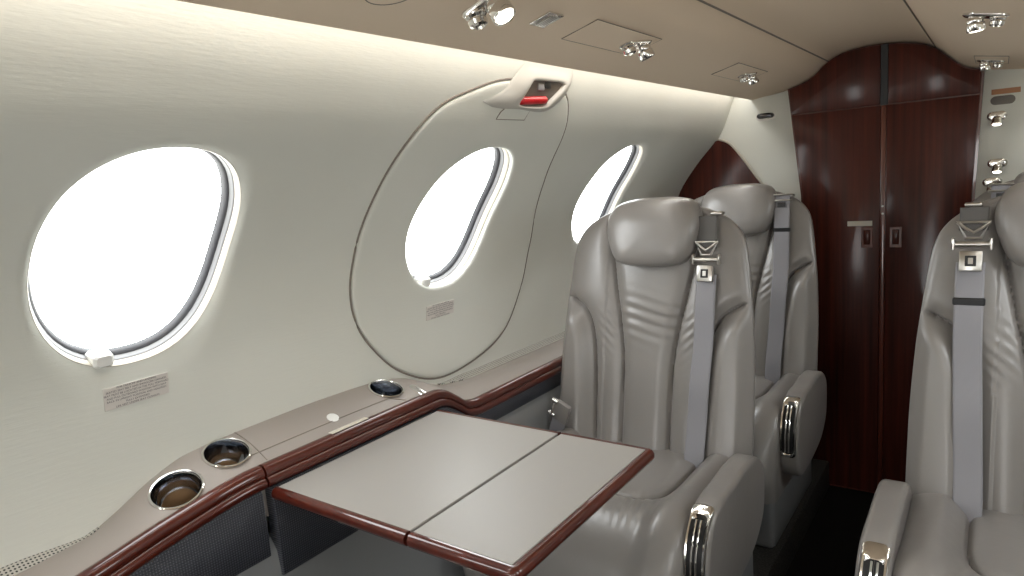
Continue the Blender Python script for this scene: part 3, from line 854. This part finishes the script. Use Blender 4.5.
def arm_mesh(x0, x1, r):
    rings = []
    for k in range(9):
        a = PI/2 * k / 8; rings.append((x0 + r * (1 - math.cos(a)) if x1 > x0 else x0 - r * (1 - math.cos(a)), r * (1 - math.sin(a))))
    for k in range(9):
        a = PI/2 * (1 - k / 8); rings.append((x1 - r * (1 - math.cos(a)) if x1 > x0 else x1 + r * (1 - math.cos(a)), r * (1 - math.sin(a))))
    mb = MB(); mb.loft([[Vector((x, y, z)) for y, z in inset(AP, ISGN * d)] for x, d in rings])
    return mb
# front path of the arm for the chrome release handle (y, z) with outward normal
FP = catmull([(-.285, .477), (-.315, .466), (-.345, .437), (-.362, .395), (-.365, .345), (-.362, .325)], 10)
FL = [0.]
for i in range(1, len(FP)): FL.append(FL[-1] + (FP[i] - FP[i-1]).length)
def fp(s):
    s = max(0, min(FL[-1], s))
    for i in range(1, len(FL)):
        if s <= FL[i] or i == len(FL) - 1:
            t = (s - FL[i-1]) / (FL[i] - FL[i-1]); p = FP[i-1].lerp(FP[i], t); d = (FP[i] - FP[i-1]).normalized()
            return p, Vector((d.y, -d.x))
_p, _n = fp(.08)
FSG = 1 if _n.x < 0 else -1
def on_arm(x, s, off):
    p, n = fp(s); return Vector((x, p.x + FSG * n.x * off, p.y + FSG * n.y * off))

SHARED = {}
def shared(name, fn, parent, angle):
    if name not in SHARED:
        SHARED[name] = fn().build(name, M['leather'], parent, angle=angle)
    else:
        c = SHARED[name].copy(); C.objects.link(c); c.parent = parent
def seat(loc, label, s, belt_style, group='grey leather cabin seats', bdx=0., bdz=0.):
    """s = +1: aisle on the +x side (left row), -1: mirrored"""
    o = empty('cabin_seat', loc, label, 'seat', group)
    def mir(mb):
        if s < 0: mb.v = [(-x, y, z) for x, y, z in mb.v]
        return mb
    SIGN[0] = s
    shared('backrest', back_mesh, o, 80)
    headrest_mesh().build('headrest', M['leather'], o, angle=60)
    shared('seat_cushion', cushion_mesh, o, 60)
    # arms
    a = mir(arm_mesh(.2455, .2965, .011)).build('armrest', M['leather'], o, angle=60)
    la = arm_mesh(-.2455, -.280, .011); la.v = [(x, y, z - .035) for x, y, z in la.v]
    mir(la).build('armrest', M['leather'], o, angle=60)
    # chrome release handle on the aisle arm
    xc, hwd, s0, s1 = .2695, .0205, .014, FL[-1] - .004
    loop = []
    r = .014
    def rr_loop(xm, h, a0, a1, r, n=8):
        pts = []
        m = 24
        for ci, (cx, cs, st) in enumerate(((xm + h - r, a0 + r, -PI/2), (xm + h - r, a1 - r, 0), (xm - h + r, a1 - r, PI/2), (xm - h + r, a0 + r, PI))):
            for k in range(n + 1):
                q = st + PI/2 * k / n; pts.append((cx + r * math.cos(q), cs + r * math.sin(q)))
            if ci in (0, 2):
                e0, e1 = (a0 + r, a1 - r) if ci == 0 else (a1 - r, a0 + r)
                for k in range(1, m): pts.append((xm + h if ci == 0 else xm - h, lerp(e0, e1, k / m)))
        return pts
    lo, li = rr_loop(xc, hwd, s0, s1, .013), rr_loop(xc, hwd - .0070, s0 + .030, s1 - .010, .0095)
    mb = MB()
    mb.grid([[on_arm(x, q, -.002) for x, q in lo], [on_arm(x, q, .004) for x, q in lo], [on_arm(lerp(a_[0], b_[0], .35), lerp(a_[1], b_[1], .35), .0065) for a_, b_ in zip(lo, li)],
             [on_arm(lerp(a_[0], b_[0], .8), lerp(a_[1], b_[1], .8), .006) for a_, b_ in zip(lo, li)], [on_arm(x, q, .003) for x, q in li], [on_arm(x, q, .0008) for x, q in li]], True)
    b = mir(mb).build('release_handle', M['chrome'], a, angle=50)
    mb = MB(); mb.grid([[on_arm(x, q, .0012) for x, q in li], [on_arm(lerp(x, xc, .98), q, .0012) for x, q in li]], True); mir(mb).build('handle_recess', M['black'], b)
    mb = MB()
    for dx in (-.0055, .0035):
        mb.tube([on_arm(xc + dx, lerp(s0 + .034, s1 - .014, k / 16), .0030) for k in range(17)], .0024, 8)
    mir(mb).build('handle_bar', M['chrome'], b)
    # seat pan shell, base
    mb = MB(); mb.box((-.235, -.395, .205), (.235, .06, .30), .02, 3); mb.build('seat_shell', M['lowerpanel'], o)
    mb = MB(); mb.box((-.212, -.29, .0), (.212, .20, .235), .018, 3); mb.build('pedestal', M['lowerpanel'], o)
    mb = MB(); mb.box((-.16, -.02, .20), (.16, .10, .42), .02, 2); mb.build('recline_frame', M['darkmetal'], o)
    # shoulder belt
    def strip(xz, wd, th, off, name, m, par):
        rows = []
        for (x, z, e) in xz:
            y = yplane(z) - off - e
            rows.append([Vector((x - wd/2, y + .001, z)), Vector((x - wd/2 + .003, y - th/2, z)), Vector((x + wd/2 - .003, y - th/2, z)), Vector((x + wd/2, y + .001, z)), Vector((x + wd/2, y + th, z)), Vector((x - wd/2, y + th, z))])
        mb = MB(); mb.loft(rows); return mir(mb).build(name, m, par, angle=30)
    bx = table([(a_, b_ + bdx) for a_, b_ in ((.40, .137), (.434, .137), (.6, .142), (.77, .147), (.863, .147), (.98, .143))])
    zs = [.40 + (.855 + bdz - .40) * k / 30 for k in range(31)]
    off0 = .019
    if belt_style == 'buckle' or belt_style == 'buckle_band':
        bl = strip([(bx(z), z, .004 * math.sin(z * 34) * .6) for z in zs], .047, .0022, off0, 'shoulder_belt', M['belt'], o)
        strip([(bx(z) , z, 0) for z in [lerp(.915 + bdz, .99, k / 8) for k in range(9)]] , .047, .0022, off0 - .003, 'upper_strap', M['beltdark'], bl)
        yb = yplane(.86 + bdz) - off0 - .004
        Rm = Matrix.Translation((bx(.86 + bdz), yb, .858 + bdz)) @ Matrix.Rotation(-math.atan(SLOPE), 4, 'X')
        mb = MB(); mb.box((-.0185, -.010, -.019), (.0185, .004, .019), .002, 2, Rm)
        bk = mir(mb).build('buckle', M['nickel'], bl)
        mb = MB(); mb.box((-.009, -.0112, -.010), (.009, -.0098, .010), .0006, 1, Rm); mir(mb).build('buckle_button', M['black'], bk)
        mb = MB(); mb.box((-.004, -.0122, -.006), (.004, -.0110, .006), .0005, 1, Rm); mir(mb).build('button_face', M['nickel'], bk)
        Rb = Matrix.Translation((bx(.89 + bdz), yplane(.89 + bdz) - off0 - .004, .890 + bdz))
        mb = MB(); mb.tube([Rb @ Vector((-.030, 0, 0)), Rb @ Vector((.030, 0, 0))], .0055, 14)
        mb.box((-.033, -.007, -.011), (-.027, .007, .013), .002, 1, Rb); mb.box((.027, -.007, -.011), (.033, .007, .013), .002, 1, Rb)
        mir(mb).build('adjuster_bar', M['nickel'], bl)
        Rc = Matrix.Translation((bx(.92 + bdz), yplane(.92 + bdz) - off0 - .003, .917 + bdz)) @ Matrix.Rotation(-math.atan(SLOPE), 4, 'X')
        mb = MB()
        mb.tube([Rc @ Vector(q) for q in ((-.026, 0, .014), (.026, 0, .014), (.012, 0, -.016), (-.012, 0, -.016))], .0032, 8, True)
        mb.tube([Rc @ Vector(q) for q in ((-.026, 0, .014), (-.012, -.002, .002), (0, -.003, -.006), (.012, -.002, .002), (.026, 0, .014))], .003, 8)
        mir(mb).build('strap_link', M['nickel'], bl)
        if belt_style == 'buckle_band':
            mb = MB(); zb = .815; mb.box((bx(zb) - .026, yplane(zb) - off0 - .006, zb - .007), (bx(zb) + .026, yplane(zb) - off0 + .004, zb + .007), .002, 1); mir(mb).build('keeper_band', M['black'], bl)
    else:
        zs2 = [.40 + (1.0 - .40) * k / 36 for k in range(37)]
        bl = strip([(bx(z) + .004, z, .003 * math.sin(z * 30)) for z in zs2], .047, .0022, off0 - .001, 'shoulder_belt', M['belt'], o)
        zf = .990
        Rb = Matrix.Translation((bx(zf) + .004, yplane(zf) - off0 - .001, zf)) @ Matrix.Rotation(-math.atan(SLOPE), 4, 'X')
        mb = MB()
        mb.tube([Rb @ Vector(q) for q in ((-.030, 0, -.009), (.030, 0, -.009), (.030, 0, .009), (-.030, 0, .009))], .003, 8, True)
        mir(mb).build('belt_guide', M['nickel'], bl)
        mb = MB(); mb.box((-.012, -.0045, -.030), (.012, -.001, -.016), .001, 1, Rb); bb = mir(mb).build('belt_tag', M['black'], bl)
        mb = MB(); zb = .89; mb.box((bx(zb) - .022, yplane(zb) - off0 - .006, zb - .006), (bx(zb) + .030, yplane(zb) - off0 + .004, zb + .006), .002, 1); mir(mb).build('keeper_band', M['black'], bl)
    # shoulder-belt outlet on the top edge
    mb = MB(); mb.box((.150, yplane(1.0) - .008, .990), (.178, yplane(1.0) + .014, .998), .003, 2); mir(mb).build('belt_outlet', M['nickel'], o)
    # lap-belt end plate on the window side
    Rl = Matrix.Translation((-.205, -.040, .505)) @ Matrix.Rotation(.45, 4, 'Y') @ Matrix.Rotation(.25, 4, 'X')
    mb = MB()
    mb.tube([Rl @ Vector((-.024, -.006, k)) for k in (-.030, -.015, 0, .015, .030)], .004, 10)
    mb.tube([Rl @ Vector((-.030, -.004, .026)), Rl @ Vector((-.014, -.004, .026))], .0065, 12)
    mb.tube([Rl @ Vector((-.032, -.004, -.022)), Rl @ Vector((-.014, -.004, -.022))], .0065, 12)
    lb = mir(mb).build('lap_belt_buckle', M['chrome'], o)
    mb = MB(); mb.box((-.022, -.007, -.034), (.024, .006, .032), .005, 2, Rl); mir(mb).build('buckle_cover', M['leather'], lb)
    mb = MB(); mb.loft([[Rl @ Vector((x * w_, y - .001, z)) for x, y in ((-1, -.0015), (1, -.0015), (1, .0015), (-1, .0015))] for w_, z, y in ((.020, -.03, .004), (.021, -.06, .004), (.022, -.10, .004))])
    mir(mb).build('lap_belt', M['belt'], lb)
    return o
SX = -.391
s1 = seat((SX, 1.45, 0), 'grey leather cabin seat directly behind the table, with silver buckle on its shoulder belt', 1, 'buckle', bdx=.004)
s2 = seat((SX, 2.13, 0), 'grey leather cabin seat standing behind the left front seat, by the closet', 1, 'guide')
s3 = seat((.436, 1.45, 0), 'grey leather cabin seat across the aisle at the right edge of the picture', -1, 'buckle_band', bdx=.018, bdz=.032)
s4 = seat((.465, 2.13, 0), 'grey leather cabin seat mostly hidden behind the right front seat', -1, 'guide')

# ------------------------------------------------------------------ light
w = bpy.data.worlds.new('World'); bpy.context.scene.world = w; w.use_nodes = True
nt = w.node_tree; bg = nt.nodes['Background']
tc = nt.nodes.new('ShaderNodeTexCoord'); sp = nt.nodes.new('ShaderNodeSeparateXYZ'); rp = nt.nodes.new('ShaderNodeValToRGB')
mr = nt.nodes.new('ShaderNodeMapRange'); mr.inputs[1].default_value = -1; mr.inputs[2].default_value = 1
nt.links.new(tc.outputs['Generated'], sp.inputs[0]); nt.links.new(sp.outputs[2], mr.inputs[0]); nt.links.new(mr.outputs[0], rp.inputs[0]); nt.links.new(rp.outputs[0], bg.inputs['Color'])
e = rp.color_ramp.elements; e[0].position = .30; e[0].color = (.73, .715, .69, 1); e[1].position = .60; e[1].color = (.97, .975, .98, 1)
bg.inputs['Strength'].default_value = 7.5

def area(name, loc, rot, sx, sy, power, col=(1, 1, 1), portal=False):
    l = bpy.data.lights.new(name, 'AREA'); l.shape = 'RECTANGLE'; l.size = sx; l.size_y = sy; l.energy = power; l.color = col
    o = bpy.data.objects.new(name, l); C.objects.link(o); o.location = loc; o.rotation_euler = rot
    if portal: l.cycles.is_portal = True
    return o
for side in (1, -1):
    for yc in LEFT_WIN:
        p, n = wall_pt(SC); pos = W3(yc, SC, .075, side)
        # portal faces inwards
        d = Vector((-side * n.x, 0, -n.y))
        o = area('window_daylight', pos, d.to_track_quat('-Z', 'Y').to_euler(), .34, .34, 1, portal=True)
area('added_opening_portal', (0, YF - .05, .75), (PI/2, 0, 0), .55, .85, 1, portal=True).rotation_euler = Vector((0, 1, 0)).to_track_quat('-Z', 'Y').to_euler()  # guides sky light through the added front opening behind the camera
# cove strip lamps behind the ceiling lip
for sx in (-1, 1):
    area('cove_strip_light', (sx * .466, .3, 1.374), (0, sx * .10, 0), .014, 4.55, 3.2, (1, .985, .95))

# ------------------------------------------------------------------ camera
F = 670.
v1 = Vector((488., -145., F)); b_ = (F * F + 182756) / 150.9; a_ = 374.5 - .012 * b_
v3 = Vector((a_, b_, F)); v3 = v3 - v1 * (v3.dot(v1) / v1.dot(v1))
Yv = v1.normalized(); Dv = v3.normalized(); Xv = Dv.cross(Yv)
if Xv.x < 0: Xv = -Xv
cam = bpy.data.cameras.new('camera'); co = bpy.data.objects.new('camera', cam); C.objects.link(co)
def cw(v):   # image-frame direction -> world
    return Vector((v.dot(Xv), v.dot(Yv), -v.dot(Dv)))
cx, cy, cz = cw(Vector((1, 0, 0))), cw(Vector((0, -1, 0))), cw(Vector((0, 0, -1)))
co.matrix_world = Matrix.Translation((.31, 0, 1.107)) @ Matrix((cx, cy, cz)).transposed().to_4x4()
cam.sensor_fit = 'HORIZONTAL'; cam.sensor_width = 36; cam.lens = F * 36 / 1024; cam.clip_start = .01
sc = bpy.context.scene
sc.camera = co
sc.view_settings.view_transform = 'Standard'; sc.view_settings.look = 'None'; sc.view_settings.gamma = 1
sc.view_settings.use_curve_mapping = False
sc.view_settings.exposure = 0.42
sc.cycles.use_denoising = True
sc.cycles.max_bounces = 12; sc.cycles.diffuse_bounces = 8; sc.cycles.glossy_bounces = 5; sc.cycles.transparent_max_bounces = 12
sc.cycles.sample_clamp_indirect = 8
